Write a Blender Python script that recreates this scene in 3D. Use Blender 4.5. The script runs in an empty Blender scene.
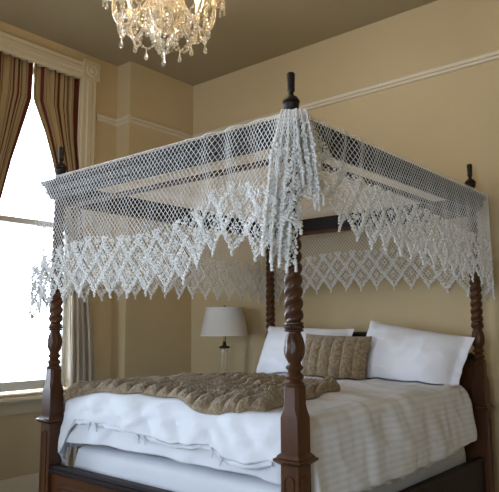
import bpy, math, random
from mathutils import Vector, Matrix, noise
random.seed(7)
PI = math.pi
sc = bpy.context.scene
COL = sc.collection

# ------------------------------------------------------------------ camera
YAW, PITCH, ROLL = 0.7002, 0.1266, -0.004
cam_d = bpy.data.cameras.new('camera'); cam = bpy.data.objects.new('camera', cam_d); COL.objects.link(cam)
fw = Vector((-math.sin(YAW)*math.cos(PITCH), math.cos(YAW)*math.cos(PITCH), math.sin(PITCH)))
rt = Vector((math.cos(YAW), math.sin(YAW), 0)); up = rt.cross(fw)
r2 = math.cos(ROLL)*rt + math.sin(ROLL)*up; u2 = -math.sin(ROLL)*rt + math.cos(ROLL)*up
CAM = Vector((1.5419, -2.1142, 1.3398))
M = Matrix((r2, u2, -fw)).transposed().to_4x4(); M.translation = CAM
cam.matrix_world = M
cam_d.lens = 624.56/499*36; cam_d.sensor_width = 36; cam_d.clip_start = 0.05
sc.camera = cam

# ------------------------------------------------------------------ world, daylight, exposure
wd = bpy.data.worlds.new('sky'); sc.world = wd; wd.use_nodes = True
bg = wd.node_tree.nodes['Background']; bg.inputs[0].default_value = (0.70, 0.83, 1.0, 1); bg.inputs[1].default_value = 6.0
sc.view_settings.view_transform = 'Standard'; sc.view_settings.look = 'None'
sc.view_settings.gamma = 1.0; sc.view_settings.exposure = 1.5; sc.view_settings.use_curve_mapping = False

XW, XL, YB, YJ, ZC = -3.149, -2.955, 2.316, 1.487, 3.832     # window wall, chimney breast, back wall, jog, ceiling
XR, YN = 2.75, -3.5                                          # right wall and wall behind the camera

def portal(loc, rot, sx, sy):
    l = bpy.data.lights.new('daylight', 'AREA'); l.shape = 'RECTANGLE'; l.size = sx; l.size_y = sy
    l.cycles.is_portal = True
    o = bpy.data.objects.new('daylight', l); COL.objects.link(o); o.location = loc; o.rotation_euler = rot
WINS = [(0.20, 1.08), (-1.75, -0.65)]          # openings in the window wall (y range)
ADDED_WINS = [(-2.3, -1.2), (0.7, 1.9)]              # unseen openings added behind the camera for fill light (x range)
WZ0, WZ1 = 0.80, 3.59
NZ1 = 2.30                                     # the added openings are lower
for a, b in WINS: portal((XW-0.4, (a+b)/2, (WZ0+WZ1)/2), (0, -PI/2, 0), WZ1-WZ0, b-a)
for a, b in ADDED_WINS: portal(((a+b)/2, YN-0.4, (WZ0+NZ1)/2), (PI/2, 0, 0), b-a, NZ1-WZ0)

# ------------------------------------------------------------------ materials
def mat(name, col, rough=0.6, metal=0, spec=0.5, bump=None, vary=None, coat=0, sheen=0, trans=0, emit=None, sub=0):
    m = bpy.data.materials.new(name); m.use_nodes = True; nt = m.node_tree
    b = nt.nodes['Principled BSDF']
    b.inputs['Base Color'].default_value = (*col, 1); b.inputs['Roughness'].default_value = rough
    b.inputs['Metallic'].default_value = metal; b.inputs['Specular IOR Level'].default_value = spec
    b.inputs['Coat Weight'].default_value = coat; b.inputs['Coat Roughness'].default_value = 0.2
    b.inputs['Sheen Weight'].default_value = sheen; b.inputs['Transmission Weight'].default_value = trans
    if emit: b.inputs['Emission Color'].default_value = (*emit[0], 1); b.inputs['Emission Strength'].default_value = emit[1]
    tc = nt.nodes.new('ShaderNodeTexCoord')
    if vary:            # (scale, detail, dark factor, stretch)
        mp = nt.nodes.new('ShaderNodeMapping'); mp.inputs['Scale'].default_value = vary[3]
        nz = nt.nodes.new('ShaderNodeTexNoise'); nz.inputs['Scale'].default_value = vary[0]; nz.inputs['Detail'].default_value = vary[1]
        rp = nt.nodes.new('ShaderNodeValToRGB'); rp.color_ramp.elements[0].position = 0.3; rp.color_ramp.elements[1].position = 0.7
        rp.color_ramp.elements[0].color = (*[c*vary[2] for c in col], 1); rp.color_ramp.elements[1].color = (*col, 1)
        nt.links.new(tc.outputs['Object'], mp.inputs[0]); nt.links.new(mp.outputs[0], nz.inputs['Vector'])
        nt.links.new(nz.outputs[0], rp.inputs[0]); nt.links.new(rp.outputs[0], b.inputs['Base Color'])
    if bump:            # (scale, strength, distance)
        nb = nt.nodes.new('ShaderNodeTexNoise'); nb.inputs['Scale'].default_value = bump[0]; nb.inputs['Detail'].default_value = 4
        bp = nt.nodes.new('ShaderNodeBump'); bp.inputs['Strength'].default_value = bump[1]; bp.inputs['Distance'].default_value = bump[2]
        nt.links.new(tc.outputs['Object'], nb.inputs['Vector']); nt.links.new(nb.outputs[0], bp.inputs['Height'])
        nt.links.new(bp.outputs[0], b.inputs['Normal'])
    return m
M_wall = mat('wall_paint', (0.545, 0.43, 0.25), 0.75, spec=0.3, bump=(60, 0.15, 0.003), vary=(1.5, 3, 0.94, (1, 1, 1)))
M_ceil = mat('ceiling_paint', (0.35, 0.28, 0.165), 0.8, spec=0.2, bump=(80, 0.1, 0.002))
M_trim = mat('trim_paint', (0.60, 0.52, 0.37), 0.5, bump=(40, 0.08, 0.002))
M_sash = mat('sash_paint', (0.68, 0.68, 0.66), 0.45)
M_floor = mat('carpet', (0.58, 0.56, 0.53), 0.95, bump=(300, 0.4, 0.004), vary=(6, 3, 0.85, (1, 1, 1)))
M_wood = mat('mahogany', (0.094, 0.034, 0.011), 0.36, spec=0.3, coat=0.06, vary=(14, 4, 0.45, (1, 1, 0.12)))
M_woodh = mat('mahogany_rail', (0.08, 0.027, 0.009), 0.36, spec=0.3, coat=0.06, vary=(14, 4, 0.45, (0.12, 1, 1)))
M_dark = mat('dark_tester_wood', (0.014, 0.007, 0.006), 0.5, spec=0.3, vary=(12, 3, 0.6, (0.2, 0.2, 1)))
M_net = mat('cotton_net', (0.80, 0.79, 0.76), 0.85, spec=0.2, sheen=0.2)
M_lace = mat('crochet_cotton', (0.84, 0.83, 0.80), 0.9, spec=0.2, sheen=0.2)
M_sheet = mat('white_sheet', (0.66, 0.68, 0.73), 0.8, spec=0.25, bump=(25, 0.25, 0.01))
M_pillow = mat('white_pillowcase', (0.73, 0.745, 0.80), 0.8, spec=0.25, bump=(18, 0.25, 0.01))
M_fur = mat('brown_fur', (0.37, 0.27, 0.155), 0.95, spec=0.1, sheen=0.35, bump=(140, 1.0, 0.012), vary=(50, 4, 0.42, (1, 1, 1)))
M_shade = mat('lampshade_linen', (0.66, 0.63, 0.57), 0.85, bump=(120, 0.3, 0.003))
M_bronze = mat('dark_bronze', (0.05, 0.03, 0.02), 0.4, metal=0.6)
M_brass = mat('aged_brass', (0.45, 0.32, 0.14), 0.35, metal=0.9)
M_candle = mat('candle_sleeve', (0.8, 0.74, 0.6), 0.6)
M_bulb = mat('warm_bulb', (1, 0.9, 0.7), 0.3, emit=((1.0, 0.72, 0.40), 14))
M_glass = mat('cut_glass', (0.95, 0.89, 0.76), 0.08, trans=0.85, spec=0.8)
M_glass.node_tree.nodes['Principled BSDF'].inputs['IOR'].default_value = 1.45
M_night = mat('nightstand_wood', (0.10, 0.04, 0.02), 0.4, vary=(14, 3, 0.5, (0.2, 1, 1)))

M_pane = bpy.data.materials.new('window_glass'); M_pane.use_nodes = True
_n = M_pane.node_tree; _n.nodes.clear()
_o = _n.nodes.new('ShaderNodeOutputMaterial'); _t = _n.nodes.new('ShaderNodeBsdfTransparent'); _g = _n.nodes.new('ShaderNodeBsdfGlossy')
_g.inputs['Roughness'].default_value = 0.03
_f = _n.nodes.new('ShaderNodeFresnel'); _m = _n.nodes.new('ShaderNodeMixShader')
_n.links.new(_f.outputs[0], _m.inputs[0]); _n.links.new(_t.outputs[0], _m.inputs[1]); _n.links.new(_g.outputs[0], _m.inputs[2]); _n.links.new(_m.outputs[0], _o.inputs[0])

def stripes(name, base, line, axis, period, width, rough=0.85, soft=0.05, lines=None, sheen=0.0, bump=None):
    """woven stripes laid out along the cloth's own UVs"""
    m = mat(name, base, rough, spec=0.25, sheen=sheen, bump=bump); nt = m.node_tree; b = nt.nodes['Principled BSDF']
    uv = nt.nodes.new('ShaderNodeUVMap'); sp = nt.nodes.new('ShaderNodeSeparateXYZ'); nt.links.new(uv.outputs[0], sp.inputs[0])
    dv = nt.nodes.new('ShaderNodeMath'); dv.operation = 'DIVIDE'; dv.inputs[1].default_value = period
    fr = nt.nodes.new('ShaderNodeMath'); fr.operation = 'FRACT'
    nt.links.new(sp.outputs[axis], dv.inputs[0]); nt.links.new(dv.outputs[0], fr.inputs[0])
    rp = nt.nodes.new('ShaderNodeValToRGB'); cr = rp.color_ramp
    seq = lines or [(0, base), (0.5-width/2-soft, base), (0.5-width/2, line), (0.5+width/2, line), (0.5+width/2+soft, base)]
    cr.elements[0].position = seq[0][0]; cr.elements[0].color = (*seq[0][1], 1)
    cr.elements[1].position = seq[-1][0]; cr.elements[1].color = (*seq[-1][1], 1)
    for p, c in seq[1:-1]:
        e = cr.elements.new(p); e.color = (*c, 1)
    nt.links.new(fr.outputs[0], rp.inputs[0]); nt.links.new(rp.outputs[0], b.inputs['Base Color'])
    return m
M_duvet = stripes('striped_duvet', (0.67, 0.69, 0.74), (0.615, 0.63, 0.67), 0, 0.030, 0.42, bump=(14, 0.3, 0.014))
def mask_field(m, plain):
    nt = m.node_tree; b = nt.nodes['Principled BSDF']; src = b.inputs['Base Color'].links[0].from_socket
    uv = nt.nodes.new('ShaderNodeUVMap'); sp = nt.nodes.new('ShaderNodeSeparateXYZ'); nt.links.new(uv.outputs[0], sp.inputs[0])
    f = []
    for ax, lo, hi in ((0, -0.95, -0.80), (1, 0.10, 0.16)):
        mr = nt.nodes.new('ShaderNodeMapRange'); mr.inputs[1].default_value = lo; mr.inputs[2].default_value = hi; nt.links.new(sp.outputs[ax], mr.inputs[0]); f.append(mr)
    mu = nt.nodes.new('ShaderNodeMath'); mu.operation = 'MULTIPLY'; nt.links.new(f[0].outputs[0], mu.inputs[0]); nt.links.new(f[1].outputs[0], mu.inputs[1])
    mx = nt.nodes.new('ShaderNodeMix'); mx.data_type = 'RGBA'; mx.inputs[6].default_value = (*plain, 1)
    nt.links.new(mu.outputs[0], mx.inputs[0]); nt.links.new(src, mx.inputs[7]); nt.links.new(mx.outputs[2], b.inputs['Base Color'])
mask_field(M_duvet, (0.67, 0.69, 0.74))
_tan, _red, _brn, _crm = (0.36, 0.27, 0.15), (0.13, 0.035, 0.028), (0.19, 0.11, 0.06), (0.42, 0.335, 0.20)
M_curt = stripes('striped_curtain', _tan, _red, 0, 0.20, 0.2, lines=[(0, _tan), (0.16, _tan), (0.18, _red), (0.36, _red), (0.38, _crm), (0.44, _crm), (0.46, _brn),
         (0.52, _brn), (0.54, _tan), (0.68, _tan), (0.70, _red), (0.76, _red), (0.78, _tan)], bump=(60, 0.2, 0.003))
def see_through(m, k):
    nt = m.node_tree; b = nt.nodes['Principled BSDF']; o = nt.nodes['Material Output']
    tr = nt.nodes.new('ShaderNodeBsdfTranslucent'); mx = nt.nodes.new('ShaderNodeMixShader'); mx.inputs[0].default_value = k
    nt.links.new(b.inputs['Base Color'].links[0].from_socket, tr.inputs[0]); nt.links.new(b.outputs[0], mx.inputs[1]); nt.links.new(tr.outputs[0], mx.inputs[2]); nt.links.new(mx.outputs[0], o.inputs[0])
see_through(M_curt, 0.33)
def cotton_glow(m, col, k):          # loosely spun cotton lets some light through
    nt = m.node_tree; b = nt.nodes['Principled BSDF']; o = nt.nodes['Material Output']
    tr = nt.nodes.new('ShaderNodeBsdfTranslucent'); tr.inputs[0].default_value = (*col, 1); mx = nt.nodes.new('ShaderNodeMixShader'); mx.inputs[0].default_value = k
    nt.links.new(b.outputs[0], mx.inputs[1]); nt.links.new(tr.outputs[0], mx.inputs[2]); nt.links.new(mx.outputs[0], o.inputs[0])
cotton_glow(M_lace, (0.9, 0.89, 0.86), 0.3)
_p1, _p2 = (0.60, 0.55, 0.45), (0.46, 0.38, 0.27)
M_lining = stripes('pale_striped_lining', _p1, _p2, 0, 0.155, 0.2, lines=[(0, _p1), (0.3, _p1), (0.34, _p2), (0.44, _p2), (0.48, _p1), (0.72, _p1), (0.76, _p2), (0.80, _p2), (0.84, _p1)])
see_through(M_lining, 0.35)

# ------------------------------------------------------------------ helpers
class MB:
    def __init__(s): s.v = []; s.f = []; s.uv = None
    def add(s, vs, fs):
        o = len(s.v); s.v += [tuple(v) for v in vs]; s.f += [tuple(i+o for i in f) for f in fs]; return s
    def box(s, x0, x1, y0, y1, z0, z1):
        vs = [(x, y, z) for x in (x0, x1) for y in (y0, y1) for z in (z0, z1)]
        return s.add(vs, [(0, 1, 3, 2), (4, 6, 7, 5), (0, 4, 5, 1), (2, 3, 7, 6), (0, 2, 6, 4), (1, 5, 7, 3)])
    def grid(s, rows, closed=False, flip=False):
        n = len(rows[0]); vs = [p for r in rows for p in r]; fs = []
        for i in range(len(rows)-1):
            for j in range(n if closed else n-1):
                q = (i*n+j, i*n+(j+1) % n, (i+1)*n+(j+1) % n, (i+1)*n+j)
                fs.append(q[::-1] if flip else q)
        return s.add(vs, fs)
    def lathe(s, prof, n=24, c=(0, 0, 0), cap=True):
        rows = [[(c[0]+r*math.cos(2*PI*k/n), c[1]+r*math.sin(2*PI*k/n), c[2]+z) for k in range(n)] for r, z in prof]
        o = len(s.v); s.grid(rows, True)
        if cap:
            s.f.append(tuple(o+k for k in range(n))[::-1]); e = o+(len(prof)-1)*n; s.f.append(tuple(e+k for k in range(n)))
        return s
    def tube(s, pts, r, n=6, cap=True):
        pts = [Vector(p) for p in pts]; rows = []; up0 = None
        for i, p in enumerate(pts):
            t = (pts[min(i+1, len(pts)-1)]-pts[max(i-1, 0)])
            if t.length < 1e-9: t = Vector((0, 0, 1))
            t.normalize()
            a = up0 if up0 is not None else (Vector((0, 0, 1)) if abs(t.z) < 0.9 else Vector((1, 0, 0)))
            x = (a - t*a.dot(t))
            if x.length < 1e-6: x = t.orthogonal()
            x.normalize(); up0 = x; y = t.cross(x)
            rr = r[i] if isinstance(r, (list, tuple)) else r
            rows.append([p + x*rr*math.cos(2*PI*k/n) + y*rr*math.sin(2*PI*k/n) for k in range(n)])
        o = len(s.v); s.grid(rows, True)
        if cap:
            s.f.append(tuple(o+k for k in range(n))[::-1]); e = o+(len(pts)-1)*n; s.f.append(tuple(e+k for k in range(n)))
        return s
    def ball(s, c, r, nu=8, nv=5, sz=1.0):
        rows = []
        for i in range(nv+1):
            t = PI*i/nv; rr = max(math.sin(t), 0.02)*r
            rows.append([(c[0]+rr*math.cos(2*PI*k/nu), c[1]+rr*math.sin(2*PI*k/nu), c[2]-math.cos(t)*r*sz) for k in range(nu)])
        return s.grid(rows, True)
    def square(s, prof, c=(0, 0)):
        """square-section column: prof = [(half side, z, chamfer)]"""
        rows = []
        for h, z, ch in prof:
            k = h-ch
            rows.append([(c[0]+x, c[1]+y, z) for x, y in ((h, -k), (h, k), (k, h), (-k, h), (-h, k), (-h, -k), (-k, -h), (k, -h))])
        o = len(s.v); s.grid(rows, True); e = o+(len(prof)-1)*8
        s.f.append(tuple(o+k for k in range(8))[::-1]); s.f.append(tuple(e+k for k in range(8))); return s
    def extrude(s, prof, p0, p1, nx, ny):
        """moulding: prof points (a,b) placed as nx*a+ny*b, swept p0 to p1"""
        nx, ny = Vector(nx), Vector(ny); r = [[Vector(p)+nx*a+ny*b for a, b in prof] for p in (p0, p1)]
        o = len(s.v); n = len(prof); s.grid(r, True); s.f.append(tuple(o+k for k in range(n))[::-1]); s.f.append(tuple(o+n+k for k in range(n))); return s
    def build(s, name, m, parent=None, smooth=True, uv=None, angle=40):
        me = bpy.data.meshes.new(name); me.from_pydata(s.v, [], s.f); me.update()
        me.materials.append(m)
        if uv:
            l = me.uv_layers.new(name='UVMap')
            for lp in me.loops: l.data[lp.index].uv = uv[lp.vertex_index]
        if smooth:
            me.shade_smooth()
            if angle < 180: me.set_sharp_from_angle(angle=math.radians(angle))
        o = bpy.data.objects.new(name, me); COL.objects.link(o)
        if parent: o.parent = parent
        return o

def empty(name, loc=(0, 0, 0)):
    o = bpy.data.objects.new(name, None); COL.objects.link(o); o.location = loc; o.empty_display_size = 0.1; return o
def tag(o, label, cat, group=None):
    o['label'] = label; o['category'] = cat
    if group: o['group'] = group
    return o
def struct(o): o['kind'] = 'structure'; return o
def ico(r, c):
    t = (1+5**.5)/2; k = r/math.hypot(1, t)
    vs = [(-1, t, 0), (1, t, 0), (-1, -t, 0), (1, -t, 0), (0, -1, t), (0, 1, t), (0, -1, -t), (0, 1, -t), (t, 0, -1), (t, 0, 1), (-t, 0, -1), (-t, 0, 1)]
    return [(c[0]+x*k, c[1]+y*k, c[2]+z*k) for x, y, z in vs]
ICOF = [(0, 11, 5), (0, 5, 1), (0, 1, 7), (0, 7, 10), (0, 10, 11), (1, 5, 9), (5, 11, 4), (11, 10, 2), (10, 7, 6), (7, 1, 8), (3, 9, 4), (3, 4, 2), (3, 2, 6), (3, 6, 8), (3, 8, 9), (4, 9, 5), (2, 4, 11), (6, 2, 10), (8, 6, 7), (9, 8, 1)]
def nz(x, y, z=0.0): return noise.noise((x, y, z))
def lerp(a, b, t): return a+(b-a)*t
def interp(tab, x):
    if x <= tab[0][0]: return tab[0][1]
    for (a, p), (b, q) in zip(tab, tab[1:]):
        if x <= b: return lerp(p, q, (x-a)/(b-a))
    return tab[-1][1]
def smooth01(t): t = min(1, max(0, t)); return t*t*(3-2*t)

# ------------------------------------------------------------------ room shell
struct(MB().box(XW-0.3, XR+0.2, YN-0.3, YB+0.2, -0.1, 0).build('floor', M_floor, smooth=False))
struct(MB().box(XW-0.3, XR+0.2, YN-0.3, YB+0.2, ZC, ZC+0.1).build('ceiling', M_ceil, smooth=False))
struct(MB().box(XW-0.3, XR+0.2, YB, YB+0.2, 0, ZC).build('wall_back', M_wall, smooth=False))
struct(MB().box(XR, XR+0.2, YN, YB, 0, ZC).build('wall_right', M_wall, smooth=False))
w = MB()
def wall_open(w, wins, lo, hi, bx, top=WZ1):
    e = lo
    for a, b in wins:
        bx(e, a, 0, ZC); bx(a, b, 0, WZ0); bx(a, b, top, ZC); e = b
    bx(e, hi, 0, ZC)
wall_open(w, sorted(WINS), YN, YJ, lambda a, b, z0, z1: w.box(XW-0.3, XW, a, b, z0, z1))
w.box(XW-0.3, XL, YJ, YB, 0, ZC)
struct(w.build('wall_left', M_wall, smooth=False))
w = MB(); wall_open(w, ADDED_WINS, XW-0.3, XR+0.2, lambda a, b, z0, z1: w.box(a, b, YN-0.3, YN, z0, z1), NZ1)
struct(w.build('wall_front', M_wall, smooth=False))

RAILP = [(0, 0), (0.022, 0.004), (0.03, 0.02), (0.018, 0.035), (0.026, 0.055), (0.02, 0.07), (0, 0.075)]
ZP = 3.228
struct(MB().extrude(RAILP, (XR, YB, ZP), (XL, YB, ZP), (0, -1, 0), (0, 0, 1)).build('trim_1', M_trim))
t = MB(); t.extrude(RAILP, (XL, YB, ZP), (XL, YJ-0.03, ZP), (1, 0, 0), (0, 0, 1)); t.extrude(RAILP, (XL+0.03, YJ, ZP), (XW, YJ, ZP), (0, -1, 0), (0, 0, 1))
t.extrude(RAILP, (XW, YJ, ZP), (XW, 1.25, ZP), (1, 0, 0), (0, 0, 1)); struct(t.build('trim_2', M_trim))
BASE = [(0, 0), (0.022, 0), (0.022, 0.135), (0.012, 0.155), (0, 0.165)]
t = MB(); t.extrude(BASE, (XW, YJ, 0), (XW, YN, 0), (1, 0, 0), (0, 0, 1)); t.extrude(BASE, (XL+0.022, YJ, 0), (XW, YJ, 0), (0, -1, 0), (0, 0, 1))
t.extrude(BASE, (XL, YB, 0), (XL, YJ-0.02, 0), (1, 0, 0), (0, 0, 1)); struct(t.build('baseboard_left', M_trim))
struct(MB().extrude(BASE, (XR, YB, 0), (XL, YB, 0), (0, -1, 0), (0, 0, 1)).build('baseboard_back', M_trim))

def window(nm, a, b, detailed=True):
    """tall double-hung sash window in the left wall, opening y a..b"""
    r = struct(empty(nm, (XW, (a+b)/2, WZ0)))
    def rel(mb): mb.v = [(x-XW, y-(a+b)/2, z-WZ0) for x, y, z in mb.v]; return mb
    xs = XW-0.12; zm = 2.22
    for k, (z0, z1, dx) in enumerate(((WZ0+0.02, zm+0.025, 0.0), (zm-0.025, WZ1, -0.05))):
        f = MB(); st = 0.045; br = 0.075 if k == 0 else 0.05; tr = 0.05
        x0, x1 = xs+dx-0.02, xs+dx+0.02
        f.box(x0, x1, a, a+st, z0, z1); f.box(x0, x1, b-st, b, z0, z1); f.box(x0, x1, a+st, b-st, z0, z0+br); f.box(x0, x1, a+st, b-st, z1-tr, z1)
        s = rel(f).build('sash', M_sash, r, smooth=False)
        rel(MB().box(xs+dx-0.003, xs+dx+0.003, a+st, b-st, z0+br, z1-tr)).build('pane', M_pane, s, smooth=False)
    # reveal lining
    l = MB(); l.box(XW-0.3, XW, a-0.0, a+0.012, WZ0, WZ1); l.box(XW-0.3, XW, b-0.012, b, WZ0, WZ1); l.box(XW-0.3, XW, a, b, WZ1-0.012, WZ1)
    rel(l).build('jamb_lining', M_trim, r, smooth=False)
    P = [(0, 0), (0.014, 0), (0.022, 0.012), (0.022, 0.05), (0.03, 0.058), (0.03, 0.10), (0.022, 0.11), (0.028, 0.14), (0.012, 0.16), (0, 0.165)]
    c = MB()
    c.extrude(P, (XW, b, WZ0-0.02), (XW, b, WZ1), (1, 0, 0), (0, 1, 0)); c.extrude(P, (XW, a, WZ1), (XW, a, WZ0-0.02), (1, 0, 0), (0, -1, 0))
    c.extrude(P, (XW, b, WZ1), (XW, a, WZ1), (1, 0, 0), (0, 0, 1))
    for y0, y1 in ((b-0.004, b+0.172), (a-0.172, a+0.004)):
        c.box(XW, XW+0.042, y0, y1, WZ1-0.004, WZ1+0.172)
    rel(c).build('casing', M_trim, r, angle=25)
    for yc in (b+0.084, a-0.084):
        q = MB().lathe([(0.062, 0), (0.062, 0.008), (0.05, 0.012), (0.045, 0.005), (0.03, 0.005), (0.02, 0.014), (0.004, 0.016)], 24)
        q.v = [(z+XW+0.041, y+yc, x+WZ1+0.084) for x, y, z in q.v]; rel(q).build('rosette', M_trim, r)
    s = MB(); s.extrude([(-0.10, 0), (0.07, 0), (0.078, 0.012), (0.07, 0.028), (-0.10, 0.028)], (XW, b+0.18, WZ0-0.048), (XW, a-0.18, WZ0-0.048), (1, 0, 0), (0, 0, 1))
    rel(s).build('sill', M_trim, r)
    s = MB(); s.extrude([(0, 0), (0.016, 0.0), (0.02, 0.02), (0.02, 0.08), (0.03, 0.10), (0, 0.10)], (XW, b+0.16, WZ0-0.148), (XW, a-0.16, WZ0-0.148), (1, 0, 0), (0, 0, 1))
    rel(s).build('apron', M_trim, r)
    return r
window('window_1', *WINS[0])
window('window_2', *WINS[1])
for k, (a, b) in enumerate(ADDED_WINS):  # added windows, out of view, letting extra daylight in from behind the camera
    r = struct(empty('window_%d' % (k+3), ((a+b)/2, YN-0.15, WZ0)))
    h = (b-a)/2; f = MB(); H = NZ1-WZ0
    f.box(-h, -h+0.05, -0.02, 0.02, 0, H); f.box(h-0.05, h, -0.02, 0.02, 0, H); f.box(-h+0.05, h-0.05, -0.02, 0.02, 0, 0.07); f.box(-h+0.05, h-0.05, -0.02, 0.02, H-0.05, H)
    f.box(-h+0.05, h-0.05, -0.02, 0.02, 0.72, 0.77)
    s = f.build('sash', M_sash, r, smooth=False)
    MB().box(-h+0.05, h-0.05, -0.003, 0.003, 0.07, H-0.05).build('pane', M_pane, s, smooth=False)

# ------------------------------------------------------------------ curtains
def curtain(lab, left, right, npl, seed, out, turned_back=None):
    """left(z), right(z): the panel's two edges; gathered cloth whose folds follow them"""
    root = tag(empty('curtain', (XW-0.065, (left(3.5)+right(3.5))/2, 0.02)), lab, 'curtain', 'striped curtains at the tall window')
    ox, oy = root.location.x, root.location.y
    nu, nzz = npl*10, 70; rows = []; uv = []
    for i in range(nzz+1):
        z = lerp(0.02, 3.577, i/nzz); a, b = left(z), right(z); row = []
        amp = min(0.045, 0.30*(b-a)/npl)
        for j in range(nu+1):
            u = j/nu; uu = u + 0.02*nz(u*5, z*0.8, seed)
            f = math.sin(uu*npl*2*PI)*0.7+0.3*math.sin(uu*npl*4*PI+seed)
            x = out(z) + amp*f + 0.012*nz(u*8, z*1.5, seed+4)
            y = lerp(a, b, u) + 0.35*amp*math.cos(uu*npl*2*PI)
            row.append((x, y-oy, z-0.02)); uv.append((u*npl*0.155+seed, z))
        rows.append(row)
    g = MB().grid(rows); o = g.build('drape', M_curt, root, uv=uv, angle=180)
    so = o.modifiers.new('thickness', 'SOLIDIFY'); so.thickness = 0.004
    if turned_back:                    # pale lining turned outwards below the tie-back height
        rows = []; uv = []
        for i in range(51):
            z = lerp(0.03, turned_back, i/50); a, b = left(z)-0.03, right(z)-0.012; b = lerp(b, a+0.05, smooth01((z-turned_back+0.5)/0.5)); row = []
            for j in range(61):
                u = j/60; f = math.sin(u*4*2*PI+0.4*nz(u*3, z))
                row.append((out(z)+0.055+0.022*f+0.01*nz(u*6, z*1.2, 2), lerp(a, b, u)-oy, z-0.02)); uv.append((u*0.5, z))
            rows.append(row)
        o = MB().grid(rows).build('turned_lining', M_lining, root, uv=uv, angle=180); so = o.modifiers.new('thickness', 'SOLIDIFY'); so.thickness = 0.004
        o['label'] = 'pale striped lining'
    return root
cL = curtain('left striped curtain swept aside from the top centre of the window',
             lambda z: interp([(0, -0.03), (1.6, 0.0), (2.2, 0.17), (2.9, 0.222)], z), lambda z: interp([(0, 0.27), (1.0, 0.23), (1.55, 0.20), (1.9, 0.26), (2.21, 0.335), (2.7, 0.44), (3.27, 0.592), (3.6, 0.592)], z), 5, 0.3, lambda z: interp([(0, 0.21), (0.95, 0.21), (1.7, 0.09), (2.2, 0.05)], z))
cR = curtain('right striped curtain falling to the floor behind the netted bed post',
             lambda z: interp([(0, 0.93), (0.8, 0.95), (1.14, 0.955), (1.6, 0.96), (2.2, 0.91), (2.75, 0.80), (3.0, 0.73), (3.27, 0.604), (3.6, 0.604)], z),
             lambda z: interp([(0, 1.19), (1.2, 1.17), (2.0, 1.10), (3.0, 1.058), (3.6, 1.058)], z), 5, 1.7, lambda z: interp([(0, 0.21), (0.95, 0.21), (1.6, 0.17), (2.3, 0.12), (3.0, 0.05)], z), 2.1)

# ------------------------------------------------------------------ bed
W, L = 1.75, 2.065
bed = tag(empty('four_poster_bed', (-W/2, L/2, 0)), 'dark mahogany four-poster bed with rope-twist posts under the lace canopy', 'bed')
BX, BY = -W/2, L/2
def loc(mb, x=0, y=0): mb.v = [(a-BX+x, b-BY+y, c) for a, b, c in mb.v]; return mb

def square_base():
    s = MB()
    s.square([(0.048, 0.0, 0.004), (0.048, 0.10, 0.004), (0.045, 0.12, 0.004), (0.045, 0.786, 0.004)])
    s.square([(0.047, 0.784, 0.002), (0.056, 0.790, 0.002), (0.067, 0.800, 0.002), (0.067, 0.808, 0.002), (0.058, 0.812, 0.002), (0.054, 0.820, 0.002), (0.046, 0.828, 0.002)])
    s.square([(0.044, 0.826, 0.003), (0.044, 0.968, 0.003), (0.040, 1.000, 0.012), (0.037, 1.020, 0.012), (0.0365, 1.088, 0.012), (0.034, 1.093, 0.010)])
    return s
def inlay(ax, sg):
    """arched fielded panel on a face of the post below the collar"""
    pts = [(-0.026, 0.30), (0.026, 0.30)] + [(0.026*math.cos(t), 0.725+0.026*math.sin(t)*0.8) for t in [k*PI/10 for k in range(11)]]
    m = MB()
    out = []
    for d, sc_ in ((0.0445, 1.0), (0.050, 0.96), (0.050, 0.80), (0.0455, 0.74)):
        row = []
        for a, z in pts:
            zz = 0.52+(z-0.52)*(1-(1-sc_)*0.13); aa = a*sc_
            row.append((sg*d, aa*sg, zz) if ax == 0 else (-aa*sg, sg*d, zz))
        out.append(row)
    m.grid(out, True); n = len(pts); e = len(m.v)-n; m.f.append(tuple(e+k for k in range(n)))
    return m
def turned():
    return MB().lathe([(0.034, 1.090), (0.041, 1.095), (0.042, 1.104), (0.034, 1.110), (0.030, 1.117), (0.036, 1.124), (0.038, 1.132), (0.034, 1.140), (0.026, 1.147),
                       (0.028, 1.156), (0.036, 1.163), (0.037, 1.170), (0.029, 1.178), (0.026, 1.188)], 28)
def vase():
    rows = []
    prof = [(0.026, 1.186), (0.030, 1.194), (0.037, 1.208), (0.0405, 1.226), (0.041, 1.245), (0.039, 1.268), (0.034, 1.290), (0.029, 1.306), (0.028, 1.316)]
    n = 64; m = MB()
    fine = []
    for i in range(41):
        z = lerp(1.186, 1.316, i/40); r = interp([(b, a) for a, b in prof], z)
        t = (z-1.186)/0.13; amp = 0.004*math.sin(PI*min(1, max(0, (t-0.1)/0.85)))
        fine.append([((r+amp*abs(math.cos(4*th+3*abs(t-0.5)))*1.3-amp*0.4)*math.cos(th), (r+amp*abs(math.cos(4*th+3*abs(t-0.5)))*1.3-amp*0.4)*math.sin(th), z) for th in [2*PI*k/n for k in range(n)]])
    return m.grid(fine, True)
def bead_ring():
    m = MB().lathe([(0.028, 1.312), (0.038, 1.315), (0.040, 1.322), (0.034, 1.326), (0.034, 1.340), (0.040, 1.344), (0.040, 1.350), (0.030, 1.356)], 28)
    for k in range(18):
        a = 2*PI*k/18; m.ball((0.036*math.cos(a), 0.036*math.sin(a), 1.333), 0.007, 8, 6)
    return m
def rope(z0=1.352, z1=2.10):
    n = 40; rows = []; N = 190
    for i in range(N+1):
        z = lerp(z0, z1, i/N); t = i/N; R = lerp(0.0405, 0.033, t); e = min(1, i/4, (N-i)/4)
        row = []
        for k in range(n):
            th = 2*PI*k/n; ph = th-2*PI*z/0.098
            c = abs(math.cos(ph)); r = R*(0.60+0.40*(c**0.6)) if e >= 1 else R*lerp(0.72, 0.60+0.40*(c**0.6), e)
            row.append((r*math.cos(th), r*math.sin(th), z))
        rows.append(row)
    return MB().grid(rows, True)
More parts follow.
